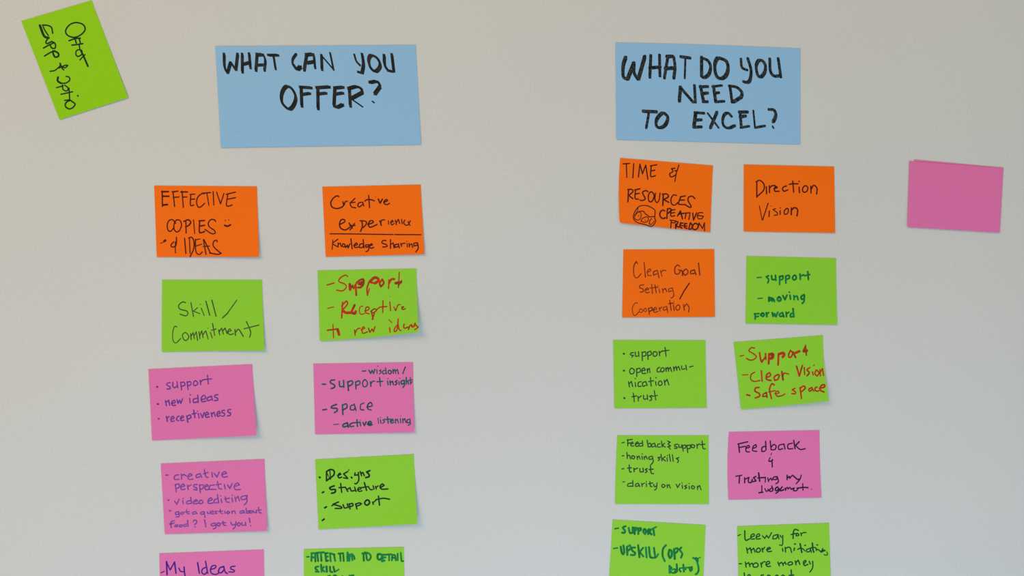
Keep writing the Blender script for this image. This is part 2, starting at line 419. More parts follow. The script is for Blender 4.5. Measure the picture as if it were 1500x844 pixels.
sticky_note('green', (460, 389, S7), [(38,55), (1110,35), (1135,722), (65,820)], 'red', [
 """13: 142,212 218,190 | 12: 365,120 340,105 285,135 270,175 330,200 350,235 310,275 245,268 | 26: 388,205 392,262 | 16: 392,262 420,215 | 420,225 430,250 | 430,250 450,205 | 18: 452,205 458,322
 | 20: 460,190 500,158 535,152 535,200 510,235 475,240 | 30: 490,200 522,185 518,212 | 15: 600,170 575,250 580,322 | 11: 580,322 600,250 | 27: 605,175 650,135 688,138 698,168 660,192 | 18: 660,192 615,185
 | 18: 740,150 712,195 725,230 757,190 740,150 | 13: 812,155 808,250 | 20: 815,190 840,150 870,148 | 11: 925,72 915,240 | 26: 885,192 942,182 | 14: 950,165 915,215""",
 """10: 148,465 215,450 | 15: 310,400 300,568 | 14: 300,440 350,385 365,410 340,450 310,480 | 26: 318,495 345,512 400,512 | 22: 440,430 412,490 | 26: 402,508 440,522 452,500
 | 10: 530,440 500,450 492,500 510,530 550,520 | 12: 550,495 590,480 595,455 565,455 560,510 600,525 | 13: 622,490 640,585 | 632,585 655,520 | 12: 615,500 655,470 675,490 640,515 | 748,382 745,512
 | 13: 675,485 710,455 745,450 790,445 | 12: 822,395 830,490 | 8: 822,335 824,337 | 11: 865,450 885,490 | 885,490 910,430 935,425 | 11: 950,452 972,448 950,470 968,478 992,466""",
 """11: 205,640 212,785 | 15: 145,702 200,697 250,688 | 26: 255,692 272,750 | 12: 440,700 445,755 | 445,735 470,690 500,680 | 510,700 550,680 535,665 520,690 530,735 580,720
 | 590,680 605,725 | 605,725 630,690 | 630,690 645,720 | 645,720 660,665 
 | @g2 | 20: 145,130 210,190 | 26: 160,300 172,400 | 26: 335,240 275,310 262,380 300,380 330,320 350,110 | 350,240 370,340 410,365 | 28: 480,225 468,290 500,315 560,290 | 26: 575,342 600,270 640,238 | 34: 640,240 660,285 700,265 720,210 | 26: 720,215 748,262 | 24: 760,265 792,290 715,345"""],
 'green sticky note in red ink reading Support, Receptive to new ideas, lower right corner curled', lift=(0.002, 0.008), curl=0.006, bow=(0, -0.5, 0, 1.5))

sticky_note('pink', (212, 531, S7), [(40,75), (1165,20), (1212,792), (80,848)], 'violet', [
 ({'name': 'bullet_mark'}, """22: 133,265 137,266 | 140,452 145,453 | 20: 150,611 154,612"""),
 """13: 275,220 248,225 240,245 272,265 275,285 240,290 | 305,215 305,260 325,275 345,260 | 350,210 358,275 | 390,215 400,300 | 390,220 425,215 435,245 400,260
 | 460,210 470,295 | 460,215 495,210 500,240 468,255 | 550,200 530,220 535,250 565,245 575,220 550,200 | 600,195 608,240 | 605,215 630,190 | 680,140 690,235 | 625,190 725,178""",
 """14: 225,415 235,470 | 230,435 260,412 270,465 | 290,445 330,435 320,412 295,430 300,465 335,465 | 350,405 360,445 | 360,445 378,410 | 378,410 392,445 | 392,445 410,395
 | 488,390 492,438 | 492,352 495,354 | 565,390 530,400 530,435 565,430 | 575,355 580,435 | 610,405 660,390 645,358 615,380 620,425 665,420 | 715,370 680,385 685,415 720,405 | 722,365 735,410 | 795,350 765,355 760,375 790,390 790,410 755,415""",
 """14: 235,585 245,640 | 240,610 265,585 | 280,620 320,605 305,585 285,605 290,640 320,635 | 372,582 352,595 345,622 368,634 | 388,610 420,595 410,580 390,600 395,632 425,625
 | 455,580 468,650 | 455,590 490,570 500,600 465,615 | 530,515 545,600 | 515,560 560,550 | 580,555 590,605 | 12: 572,530 574,532 | 14: 605,555 625,600 | 625,600 645,545
 | 655,575 695,560 680,540 660,555 665,595 700,590 | 720,545 730,590 | 725,565 750,540 765,585 | 780,565 820,550 805,530 785,550 790,585 820,575 | 865,520 840,525 840,545 865,555 860,580 835,583 | 935,510 905,515 905,540 930,550 925,575 895,580"""],
 'pink sticky note listing support, new ideas and receptiveness in violet pen', lift=(0.001, 0.004), curl=0.005)

sticky_note('pink', (454, 527, S7), [(37,45), (1118,28), (1133,788), (57,810)], 'teal', [
 """14: 568,125 605,122 | 640,115 660,150 | 660,150 675,115 | 675,115 690,150 | 690,150 705,105 | 12: 725,110 728,150 | 735,70 737,72 | 770,110 755,120 775,135 755,155
 | 820,115 790,125 795,155 825,145 | 820,90 830,155 | 13: 860,115 848,140 870,155 885,130 860,115 | 12: 900,105 905,150 | 905,125 922,105 930,150 | 930,125 948,105 960,155 | 14: 1035,80 1008,150""",
 """16: 135,265 170,268 | 268,220 230,225 222,250 265,275 265,300 230,315 | 318,235 325,290 365,290 | 365,225 368,300 | 410,240 418,335 | 405,245 455,230 460,265 415,290
 | 14: 495,240 500,320 | 495,245 535,230 540,265 500,280 | 590,220 570,250 580,290 610,290 625,255 605,222 590,220 | 655,240 662,290 | 658,265 680,235 700,235 | 755,195 765,288 | 725,240 790,235""",
 """14: 842,232 848,272 | 12: 845,205 848,207 | 14: 868,230 872,275 | 870,250 897,235 905,272 | 945,225 925,240 945,255 925,275 | 965,240 968,270 | 10: 972,200 975,202
 | 16: 1020,225 990,235 995,265 1025,255 | 1025,225 1025,275 1010,300 | 14: 1045,195 1045,265 | 1045,240 1062,230 1068,265 | 12: 1088,195 1090,265 | 1070,225 1110,218 | 1108,235 1095,260""",
 """16: 138,545 180,540 | 290,485 240,505 235,525 290,530 295,555 265,575 | 352,490 357,595 | 352,495 395,480 400,520 358,545 | 14: 480,490 445,500 440,540 475,545 490,520 | 480,480 500,552
 | 585,470 550,490 550,540 585,545 | 620,515 675,500 660,465 630,485 625,530 665,548""",
 """10: 258,705 312,700 | 18: 405,685 360,705 365,730 405,720 | 405,685 418,732 | 15: 470,685 435,700 440,725 475,722 | 510,650 515,725 | 480,685 535,680 | 545,680 550,718 | 12: 545,658 547,658
 | 15: 575,680 590,715 | 590,715 610,675 | 17: 625,700 665,690 655,670 632,685 640,712 675,705""",
 """10: 738,635 745,692 | 12: 765,650 770,690 | 765,628 767,628 | 815,645 790,655 810,670 790,690 | 14: 840,620 850,690 | 825,650 870,645 | 870,670 905,660 890,645 875,665 885,688 910,680
 | 12: 925,645 930,690 | 928,665 948,645 960,685 | 980,640 985,685 | 9: 985,608 987,610 | 12: 1005,640 1010,685 | 1008,660 1028,640 1040,680 | 13: 1085,645 1055,655 1055,685 1080,680 | 1085,645 1088,695 1065,712"""],
 'pink sticky note listing wisdom, insight, support, space and active listening in teal marker', lift=(0.001, 0.002), curl=0.002)

sticky_note('pink', (230, 670, S7), [(40,70), (1165,20), (1195,798), (85,835)], 'lilac', [
 ({'name': 'bullet_mark'}, """14: 95,195 120,193 | 118,465 130,465 | 15: 135,582 150,580"""),
 """13: 235,190 195,200 190,240 240,240 | 262,180 268,240 | 265,205 290,185 | 290,185 320,205 | 335,215 380,195 360,178 335,205 345,240 388,238 | 460,180 425,195 430,220 465,212 | 465,175 485,218
 | 512,135 530,210 555,218 | 505,180 555,165 | 595,165 600,215 | 620,175 650,215 | 650,215 675,160 | 700,190 755,175 735,155 705,180 715,215 765,210""",
 """13: 198,295 208,375 | 195,300 235,290 240,325 208,340 | 255,325 300,310 285,290 260,310 265,350 305,345 | 330,300 338,350 | 335,320 370,298 | 435,295 400,300 400,320 430,335 430,355 398,350
 | 460,300 470,385 | 460,305 500,300 500,335 468,350 | 515,325 555,310 540,295 518,315 525,350 560,350 | 620,300 575,310 570,345 640,350 | 655,265 670,335 700,345 | 640,300 695,290 | 730,295 740,345
 | 765,300 790,340 | 790,340 815,285 | 835,320 895,300 870,280 838,310 850,350 905,350""",
 """13: 190,475 215,510 | 215,510 240,455 | 278,470 285,505 | 282,448 284,450 | 360,470 325,480 325,505 365,500 | 365,435 375,500 | 390,485 440,475 425,460 395,480 400,505 445,500 | 480,465 455,485 470,505 500,490 480,465
 | 550,480 600,460 585,440 555,465 560,500 610,495 | 650,450 620,465 625,495 660,490 | 655,405 668,495 | 695,455 702,492 | 690,418 692,420 | 740,430 750,480 785,490 | 735,455 785,445 | 812,440 820,485 | 815,410 817,412
 | 845,430 855,480 | 850,455 878,425 895,475 | 965,415 915,430 920,460 965,450 980,415 | 970,420 975,480 945,520""",
 """12: 230,590 200,600 205,622 235,615 | 235,590 240,640 205,648 | 265,595 255,615 280,618 290,600 265,595 | 320,570 325,608 355,615 | 300,595 350,590 | 415,590 385,600 390,618 420,610 | 420,590 435,615
 | 505,590 475,600 480,620 510,612 | 512,590 520,655 | 545,590 550,610 570,608 | 575,585 580,612 | 585,600 615,590 600,580 588,598 595,615 620,612 | 655,585 632,588 635,600 650,610 630,612 | 685,565 692,606 715,612 | 670,590 710,585
 | 735,585 738,610 | 770,585 755,600 770,612 790,600 770,585 | 810,585 815,610 | 812,595 838,582 850,610
 | 935,580 900,590 905,608 938,600 | 940,578 950,608 | 965,550 972,605 | 970,590 1000,580 995,605 970,605 | 1015,580 1005,598 1025,605 1035,588 1015,580 | 1045,580 1050,600 1070,598 | 1075,575 1080,605 | 1100,545 1108,598 1130,605 | 1085,575 1130,570""",
 """13: 190,690 160,695 150,720 155,765 | 135,725 185,715 | 200,735 190,750 215,755 225,735 200,735 | 250,735 240,752 265,755 275,735 250,735 | 320,725 290,735 295,752 325,745 | 330,685 338,750
 | 390,700 410,680 430,695 425,715 408,730 | 412,755 414,757 | 14: 515,680 530,755 | 13: 625,715 590,725 595,745 630,740 | 630,715 640,760 610,778 | 660,715 650,735 675,745 685,720 660,715 | 715,695 722,733 745,740 | 700,715 745,710
 | 800,705 815,735 840,730 | 855,700 850,750 825,780 | 885,710 870,730 890,745 905,725 885,710 | 920,710 925,738 950,735 | 958,705 962,740 | 14: 1000,660 1008,705 | 1015,742 1017,744"""],
 'pink sticky note filled with violet pen: creative perspective, video editing, food question', lift=(0.001, 0.003), curl=0.002)

sticky_note('green', (456, 664, S7), [(42,70), (1110,12), (1150,768), (80,828)], 'pen', [
 ({'name': 'bullet_mark'}, """20: 90,262 94,264 | 17: 120,428 135,420 | 145,593 165,582 | 16: 120,730 140,715"""),
 """15: 165,200 165,300 | 16: 165,200 205,178 245,190 245,235 210,265 165,300 | 11: 200,185 210,280 | 8: 170,215 205,285 | 14: 285,245 320,230 310,218 290,240 300,268 330,260
 | 395,200 350,225 380,255 395,275 350,268 | 12: 405,182 408,184 | 18: 435,262 440,268 | 14: 475,215 470,240 510,235 | 510,210 515,290 490,330 472,330 | 530,200 545,245 | 540,225 558,210 575,245 | 17: 635,190 600,205 625,230 625,255 590,265""",
 """17: 248,355 200,375 215,395 260,395 255,425 220,435 | 14: 318,330 330,425 | 300,375 370,370 | 370,370 395,415 | 395,390 420,375 | 420,375 435,410 470,405 | 470,370 485,415
 | 12: 505,398 538,386 530,372 508,380 505,405 525,415 550,408 | 15: 575,320 600,405 | 13: 545,374 620,363 | 620,365 640,395 665,395 | 670,355 680,390 | 695,360 705,390 | 700,375 725,355 | 14: 745,375 790,350 770,335 745,360 765,390 830,388""",
 """14: 295,530 235,555 320,580 325,598 260,600 | 12: 222,572 290,530 | 14: 345,560 360,595 385,590 | 390,550 400,590 | 410,550 420,605 | 410,555 445,545 450,570 420,580 | 480,550 495,605 | 480,555 520,540 545,550 520,565 490,575
 | 16: 600,510 578,540 600,565 630,545 625,515 600,510 | 13: 665,530 672,555 | 668,540 700,510 | 14: 728,465 740,565 | 700,505 780,490 850,500"""],
 'green sticky note in black pen listing Designs, Structure, Support and an empty bullet', lift=(0.001, 0.004), curl=0.006)

sticky_note('pink', (226, 798, S8), [(65,115), (1415,65), (388,910,0), (235.5,917,0)], 'purple', [
 """12: 85,365 130,345 | 19: 158,220 165,390 | 15: 162,235 205,328 | 205,328 262,225 | 18: 262,225 280,370 | 15: 318,305 340,345 375,350 | 17: 385,290 390,360 402,420
 | 18: 560,235 582,370 | 16: 675,290 625,315 615,360 650,385 685,350 | 662,215 690,370 | 15: 735,320 790,300 790,270 745,280 725,330 745,375 800,385 840,360
 | 17: 900,285 850,300 830,350 865,365 905,320 | 895,280 915,350 945,375 | 15: 1045,280 1000,285 985,310 1035,335 1020,355 965,352"""],
 'pink sticky note cut by the lower edge, reading My Ideas in purple marker', lift=(0.001, 0.002))

sticky_note('green', (438, 798, S8), [(62,60), (1355,32), (593,905,0), (446,908,0)], 'green', [
 """17: 100,158 130,157 | 21: 165,115 160,210 | 160,112 205,120 212,218 | 165,165 205,165 | 22: 208,112 245,105 | 235,112 247,212 | 245,105 320,100 | 283,110 290,210
 | 340,112 350,203 | 340,115 372,110 | 345,160 372,155 | 350,212 378,207 | 20: 400,112 410,215 | 400,112 460,130 | 450,122 468,212 | 510,117 570,112 | 530,120 537,212 | 572,120 578,212
 | 24: 628,105 628,208 | 655,130 650,208 | 20: 620,155 665,150 | 682,122 690,202 | 680,120 710,150 717,188 | 22: 818,115 878,112 | 832,118 838,208
 | 20: 868,120 880,195 912,195 928,150 900,112 850,100 | 24: 1020,127 1018,180 1048,193 1076,155 1058,127 1020,127 | 1080,132 1080,208 | 20: 1085,132 1120,132 | 1080,170 1120,165 | 24: 1072,215 1105,207
 | 20: 1130,130 1190,125 | 1165,135 1165,203 | 1205,140 1200,203 | 1205,132 1240,140 1250,203 | 1205,170 1245,170 | 1275,118 1275,203 | 18: 1315,105 1325,208 1348,212""",
 """20: 250,284 216,291 214,315 238,330 232,350 | 215,350 255,352 | 24: 285,262 293,350 | 20: 322,288 297,318 | 297,318 330,350 | 24: 355,282 360,352 | 22: 400,287 405,345 430,355 | 445,287 460,350 | 15: 460,355 515,320""",
 """20: 375,408 400,402 | 395,415 400,450 | 440,415 462,396 490,412 | 545,425 560,410 575,420 | 650,403 705,397 | 680,400 682,460"""],
 'green sticky note cut by the lower edge, reading ATTENTION TO DETAIL SKILL in green marker', lift=(0.001, 0.002))

sticky_note('orange', (902, 229, S7), [(48,18), (1055,100), (1025,822), (45,720)], 'maroon', [
 """12: 78,82 150,78 | 11: 115,85 120,230 | 12: 195,80 185,235 | 262,85 245,225 | 262,85 290,190 | 290,190 325,95 | 325,95 348,250 | 385,100 378,210 400,220 430,210 | 375,105 445,92 | 380,160 425,150
 | 640,130 605,135 620,165 585,190 600,225 650,200 660,160 | 11: 685,95 665,160 | 640,158 662,155 | 10: 655,195 640,275""",
 """13: 138,360 132,495 | 130,360 175,360 185,385 140,425 | 140,425 185,460 | 215,365 210,455 245,465 | 205,365 262,352 | 212,410 255,402 | 350,385 325,372 290,390 300,420 320,460 290,480 262,475
 | 385,385 355,420 358,480 380,495 405,470 415,420 385,385 | 12: 430,400 425,470 445,505 468,480 480,400 | 14: 515,415 510,535 | 505,410 555,410 570,440 520,470 | 520,470 575,500
 | 12: 660,425 625,420 600,460 605,515 640,530 675,500 | 13: 705,440 680,510 695,522 755,525 | 700,440 755,430 | 695,475 745,475 | 858,460 830,434 790,445 785,485 815,535 805,555 745,522""",
 ({'name': 'doodle'}, """@cf | 17: 125,75 200,42 300,45 400,90 450,140 450,210 445,290 465,335 430,400 375,440 240,400 110,365 50,310 35,250 65,160 125,75 | 130,158 225,150 260,195 325,240 345,258 445,250
 | 13: 125,90 110,150 60,235 | 14: 130,170 70,230 60,280 110,320 160,300 185,240 175,180 130,170 | 10: 130,250 145,225 | 15: 290,255 215,285 180,340 250,360 310,340 320,280 290,255 | 16: 262,320 268,322 | 385,290 350,330 345,395 375,405 | 12: 445,330 385,400"""),
 """@cf | 26: 635,142 590,132 545,180 550,250 600,290 645,275 | 24: 687,110 675,290 | 687,108 735,97 755,130 700,190 | 21: 770,120 748,180 760,245 830,235 | 770,130 830,118 | 752,188 825,175 | 24: 935,145 880,240 | 935,145 975,298 | 900,205 1000,190
 | 20: 990,190 1110,180 | 1040,195 1025,290 | 1120,180 1095,310 | 22: 1170,185 1185,320 | 1185,320 1245,180 | 19: 1365,180 1290,180 1260,230 1280,293 1350,290 | 1275,232 1375,245 1350,290""",
 """@cf | 19: 760,340 750,470 | 735,320 850,335 | 840,340 825,370 760,365 | 24: 850,345 888,360 850,425 | 845,395 845,480 | 850,430 905,455 | 27: 940,372 925,440 962,470 | 22: 935,372 985,380 | 935,420 980,425
 | 25: 1020,382 1010,450 1060,480 | 22: 1020,382 1060,388 | 1015,430 1060,435 | 24: 1125,370 1095,490 | 1125,370 1160,420 1140,488 1095,494 | 1220,382 1175,420 1170,480 1215,503 1265,470 1270,410 1220,382
 | 19: 1290,375 1282,440 | 1292,375 1355,480 | 1355,480 1395,370 | 1395,370 1395,530"""],
 'orange sticky note with a small round doodle, reading TIME & RESOURCES CREATIVE FREEDOM', lift=(0.004, 0.002), bow=(-1.8, -0.2, 0, 0.6))

sticky_note('orange', (1084, 237, S7), [(40,30), (1022,52), (1032,772), (40,757)], 'maroon', [
 """13: 182,215 182,385 | 175,218 215,202 260,245 255,310 185,378 | 285,270 288,348 | 318,260 320,335 | 318,290 345,262 380,258 | 370,295 405,280 390,268 372,290 380,320 425,320 | 505,262 470,275 462,300 480,320 520,305
 | 572,210 582,330 | 535,245 580,238 630,240 | 640,275 645,335 | 640,213 643,215 | 705,260 678,295 690,330 725,320 735,280 705,260 | 768,265 770,340 | 770,300 800,255 835,290 830,350""",
 """9: 210,480 240,630 | 11: 245,632 305,450 | 12: 318,535 315,595 | 7: 335,480 338,482 | 10: 385,510 358,520 400,550 405,575 372,582 | 12: 435,530 435,570 | 436,500 438,502 | 510,505 480,535 485,570 515,560 525,525 510,505 | 14: 558,500 555,575 | 556,530 590,498 625,520 618,588"""],
 'orange sticky note reading Direction Vision', lift=(0.001, 0.002))

sticky_note('orange', (906, 360, S7), [(53,42), (1040,38), (1045,772), (40,780)], 'brown', [
 """11: 208,195 190,172 165,230 168,320 200,350 245,305 | 278,185 292,340 | 10: 310,290 350,270 340,250 315,275 320,320 355,325 | 11: 415,270 380,285 380,320 415,305 | 420,265 440,350 | 10: 455,270 470,330 | 462,295 480,268 515,270
 | 12: 665,225 640,210 612,240 615,300 650,305 675,270 | 650,262 690,270 | 690,270 695,325 | 13: 720,260 700,290 725,320 755,290 740,258 720,260 | 815,265 785,275 785,305 820,300 | 822,260 840,315 | 868,190 882,318""",
 """11: 275,425 235,430 230,455 265,470 270,495 235,505 | 10: 285,485 325,475 315,458 290,478 300,510 335,505 | 360,420 368,520 | 395,425 410,515 | 340,460 430,450 | 440,470 448,510 | 425,432 427,434
 | 475,465 485,510 | 480,485 508,462 525,500 | 580,460 545,470 545,500 580,490 | 585,460 600,540 570,570""",
 ({'name': 'slash_mark', 'ink': 'maroon'}, """12: 768,408 712,490 | 712,490 665,578"""),
 """9: 205,625 180,622 150,680 160,745 185,755 225,715 | 240,685 225,710 245,725 265,705 240,685 | 290,680 275,700 290,718 305,700 290,680 | 12: 325,680 335,745 | 322,685 360,670 365,700 335,712 | 10: 375,700 415,690 400,670 380,690 390,722 430,712
 | 440,670 450,710 | 445,690 470,665 | 520,660 488,672 490,700 520,690 | 522,658 535,725 | 11: 555,590 572,700 | 545,630 600,622 | 595,640 605,705 | 9: 600,602 602,604 | 11: 640,645 620,675 640,700 665,680 660,650 640,645
 | 705,640 715,700 | 708,670 738,630 765,670 760,720"""],
 'orange sticky note reading Clear Goal Setting / Cooperation in faint thin pen', lift=(0.001, 0.002))

sticky_note('green', (1088, 371, S7), [(40,32), (1012,55), (1025,775), (32,762)], 'green', [
 """12: 155,265 202,262 | 16: 280,245 255,255 280,285 272,322 | 312,245 320,285 350,285 | 355,240 360,295 | 400,250 400,340 | 400,255 435,245 435,280 405,290 | 465,250 468,325 | 465,250 500,240 505,270 470,285
 | 560,240 540,265 555,290 580,275 575,245 560,240 | 620,225 625,285 | 622,250 660,235 | 705,200 712,285 | 670,245 725,232""",
 """11: 165,492 212,488 | 20: 285,480 285,520 | 17: 285,490 310,485 320,520 | 325,490 345,525 | 290,510 340,505 | 19: 395,475 375,500 395,520 415,500 395,475 | 16: 435,460 458,505 | 458,505 480,455
 | 512,455 518,500 | 505,422 507,424 | 555,460 558,505 | 556,480 588,465 600,505 | 17: 665,450 635,470 640,500 668,490 | 668,455 665,520 645,545""",
 """16: 135,655 135,715 | 125,660 175,655 | 138,690 170,685 | 18: 215,650 195,670 220,685 232,665 215,650 | 17: 255,645 262,688 | 258,660 280,645 | 320,645 330,685 | 330,685 345,655 | 345,655 360,690 | 360,690 380,640
 | 430,645 400,660 405,685 435,680 | 432,645 445,690 | 15: 470,640 475,690 | 472,660 500,640 | 17: 545,650 520,660 520,690 550,685 | 545,602 555,690"""],
 'green sticky note reading support, moving forward in small green marker', lift=(0.001, 0.002), bow=(0, -0.3, 0, 0))

sticky_note('green', (892, 493, S7), [(45,40), (1047,42), (1058,773), (60,780)], 'grey', [
 ({'name': 'bullet_mark'}, """20: 160,187 164,189 | 160,370 165,372 | 165,668 170,670"""),
 """12: 265,175 238,180 235,200 265,205 250,225 | 285,170 290,215 315,210 | 320,165 325,215 | 360,170 362,262 | 358,175 395,168 400,205 365,215 | 418,170 425,250 | 418,175 450,160 460,195 425,210
 | 490,165 478,190 490,215 518,205 520,175 490,165 | 545,160 550,210 | 548,180 580,155 | 608,120 620,215 | 580,160 650,150""",
 """12: 245,345 225,370 235,405 265,400 275,365 245,345 | 300,350 302,435 | 300,355 335,345 340,380 305,395 | 355,375 395,365 380,342 358,360 362,400 400,400 | 415,350 420,395 | 418,370 438,345 445,392
 | 550,335 525,350 525,385 560,380 | 570,345 560,370 580,385 600,365 590,340 570,345 | 615,340 622,380 | 620,355 638,335 648,378 | 648,355 665,335 680,380 | 700,330 708,372 | 705,350 726,325 738,368 | 735,345 755,325 770,365
 | 788,320 793,355 826,350 | 834,312 842,362 | 12: 876,331 912,322""",
 """12: 212,490 222,548 | 218,515 243,488 258,545 | 285,500 290,545 | 10: 282,455 290,460 | 12: 350,490 320,500 318,540 350,540 | 395,490 365,505 370,540 400,530 | 400,490 415,532 | 450,445 458,540 | 430,490 485,480
 | 505,490 512,530 | 510,445 512,450 | 550,485 535,510 548,532 575,520 570,490 550,485 | 600,475 608,530 | 605,500 630,465 650,525""",
 """12: 265,615 275,708 | 250,655 300,645 | 315,650 320,700 | 318,670 350,645 | 375,640 380,680 410,675 | 415,635 420,685 | 465,640 440,650 460,665 460,690 440,695 | 492,590 508,690 | 470,650 525,640"""],
 'green sticky note with round bullets listing support, open communication and trust', lift=(0.001, 0.0015))

sticky_note('green', (1068, 488, S7), [(48,100), (1018,25), (1085,738), (132,828)], 'red', [
 """11: 120,250 158,242  | @g7 | 20: 185,145 125,140 85,195 150,235 215,290 170,345 100,355 40,325 | 26: 272,225 290,345 | 36: 300,360 312,385 | 26: 315,385 375,300 | 24: 375,240 385,345
 | 30: 437,245 432,420 | 50: 465,255 505,255 498,310 468,325 | 30: 605,245 598,440 | 44: 630,245 688,230 702,265 680,300 | 24: 815,185 785,250 790,305 830,295 855,230 815,190 | 30: 860,215 905,310 | 38: 905,228 972,200
 | 22: 1080,90 1095,270 | 48: 1050,198 1100,190 | 26: 1075,120 1040,190""",
 """10: 145,455 205,452 | 12: 280,425 240,450 235,500 270,525 335,515 | 14: 350,410 358,522 | 15: 405,485 450,460 440,430 410,450 405,500 455,515 | 530,450 490,475 495,515 530,500 545,455 | 18: 572,418 585,508 | 13: 580,465 600,435 645,445
 | 16: 732,360 762,468 | 762,468 795,352 | 13: 815,375 820,450 | 15: 875,375 845,400 870,430 845,465 | 13: 905,420 912,455 | 10: 915,355 925,345 | 14: 945,400 930,440 955,468 975,430 945,400 | 13: 985,395 990,465 | 988,430 1012,385 1025,460""",
 """17: 192,670 225,678 | 16: 325,590 290,595 280,630 325,655 330,685 285,705 | 14: 405,645 370,665 365,690 400,685 | 405,645 412,700 | 15: 490,565 465,550 440,600 445,650 460,710 | 12: 430,640 500,625 | 495,660 540,650 530,630 505,645 520,685 570,680 605,660
 | 14: 715,600 685,615 720,640 715,658 680,658 | 15: 770,590 785,710 | 770,600 810,575 825,600 780,640 | 14: 890,595 865,610 875,632 900,615 | 895,590 920,630 | 955,585 930,600 945,630 975,625 | 16: 980,600 1035,585 1030,560 995,575 990,620 1030,640"""],
 'tilted green sticky note in red ink listing Support, Clear Vision and Safe space', lift=(0.002, 0.007), curl=0.004, bow=(0, -2.2, 0, 0.6))

sticky_note('green', (896, 632, S7), [(62,45), (1052,45), (1052,788), (38,788)], 'grey', [
 ({'name': 'bullet_mark'}, """12: 112,125 135,120 | 13: 115,265 132,265 | 112,408 132,405 | 11: 120,550 140,548"""),
 """12: 175,90 175,158 | 168,95 225,88 | 175,130 205,125 | 205,140 235,130 225,115 208,135 215,160 240,158 | 255,140 290,130 280,115 258,135 265,162 290,160 | 325,130 300,135 300,160 330,158 | 332,103 338,158
 | 385,95 395,165 | 392,140 420,130 425,165 395,168 | 460,130 435,145 440,170 465,162 | 465,128 480,172 | 525,135 500,142 500,170 530,170 | 540,105 548,170 | 575,130 548,150 | 548,150 580,172
 | 605,105 635,118 612,138 640,158 605,170 | 620,170 635,195""",
 """12: 715,140 685,145 685,162 710,170 705,185 680,183 | 728,145 732,175 750,172 | 758,145 760,180 | 770,150 775,215 | 770,155 800,150 800,180 775,185 | 815,150 825,230 | 818,155 855,148 850,185 822,188
 | 870,145 865,170 890,178 900,155 870,145 | 925,140 928,185 | 925,160 950,135 | 980,105 990,182 1015,190 | 960,145 1010,140""",
 """12: 165,230 170,295 | 168,270 192,260 205,300 | 225,265 218,290 240,298 250,275 225,265 | 275,270 280,305 | 278,285 298,268 308,300 | 328,270 332,305 | 330,245 332,247 | 350,275 355,305 | 352,290 372,268 385,300
 | 440,270 405,280 410,305 440,298 | 442,275 450,330 425,362 | 530,280 500,285 520,300 505,318 | 535,250 545,320 | 580,275 548,298 | 548,298 585,322 | 600,285 605,325 | 604,262 606,264 | 625,250 638,325 | 658,255 668,325 | 730,285 700,295 725,315 715,340""",
 """13: 190,365 195,436 215,440 | 172,400 215,395 | 240,400 245,440 | 242,415 280,400 | 305,405 310,440 335,438 | 340,400 345,440 | 385,405 365,415 385,435 365,450 | 420,370 428,450 455,460 | 405,415 450,410""",
 """12: 225,560 180,570 175,595 220,595 | 228,535 232,598 | 285,565 260,575 262,598 290,590 | 290,565 305,600 | 325,565 330,598 | 328,580 355,562 | 375,565 378,600 | 375,545 377,547 | 415,545 420,595 440,600 | 400,570 445,560
 | 455,575 465,600 480,595 | 492,560 485,620 465,638 | 555,575 542,595 560,610 580,590 555,575 | 600,580 605,612 | 602,595 623,578 635,615 | 700,575 715,610 | 715,610 740,570 | 765,585 768,620 | 762,560 764,562
 | 815,585 790,595 815,610 795,625 | 840,595 842,625 | 840,565 842,567 | 875,590 865,612 885,625 900,605 875,590 | 930,595 932,632 | 930,610 953,588 970,635"""],
 'green sticky note listing Feedback & support, honing skills, trust, clarity on vision', lift=(0.001, 0.0015), bow=(-0.7, 0, 0, 0))

sticky_note('pink', (1060, 625, S7), [(57,60), (1040,40), (1060,770), (55,795)], 'plum', [
 """14: 162,190 172,280 | 155,190 262,165 | 13: 168,228 235,215 | 240,235 280,225 270,205 245,225 245,270 280,275 | 325,235 355,220 350,195 322,215 315,260 360,270 | 14: 460,215 420,225 415,270 450,265 | 455,160 460,255
 | 13: 505,155 515,250 | 512,225 545,195 570,215 555,250 515,252 | 655,190 600,205 600,250 640,240 | 655,190 665,245 | 745,180 700,195 700,240 750,240 | 15: 760,150 775,240 | 820,165 780,205 | 13: 780,205 830,248 885,240""",
 """8: 520,288 512,310 | 10: 505,335 490,365 | 16: 490,375 520,375 530,360 | 14: 525,370 528,438""",
 """@tj | 21: 35,95 140,76 | 24: 100,90 92,215 | 22: 190,120 190,210 | 195,150 265,112 | 24: 262,120 255,192 300,205 325,150 | 390,97 345,120 372,150 390,178 330,190 | 27: 435,35 455,182 | 24: 420,125 555,115
 | 19: 555,130 550,200 | 10: 535,48 540,50 | 20: 595,120 610,190 | 615,165 650,125 668,165 | 22: 760,100 700,112 680,150 745,150 765,110 | 765,110 782,190 740,225 | 935,75 935,155 | 940,130 972,95 985,132 | 985,125 1032,78 1060,105 | 25: 1060,100 1120,150 1160,140 | 20: 1185,75 1160,150 1095,225""",
 """@tj | 20: 490,260 492,370 | 24: 440,385 510,375 | 20: 545,310 570,360 600,345 | 600,320 620,352 | 22: 670,300 630,330 640,360 680,350 685,310 | 665,265 690,330 | 24: 770,280 730,310 740,350 780,330 | 780,300 790,350 740,395 | 25: 805,340 850,280 | 790,310 820,350 880,330
 | 20: 900,300 910,345 | 915,320 938,287 958,320 | 960,312 985,290 1008,328 | 22: 1010,320 1062,300 1045,340 1095,350 1130,310 | 24: 1110,305 1220,290 1305,295 | 20: 1210,225 1215,340 | 16: 1365,322 1368,324"""],
 'pink sticky note reading Feedback & Trusting my Judgement in black pen', lift=(0.001, 0.002), bow=(-1.8, -0.6, 0, 0))

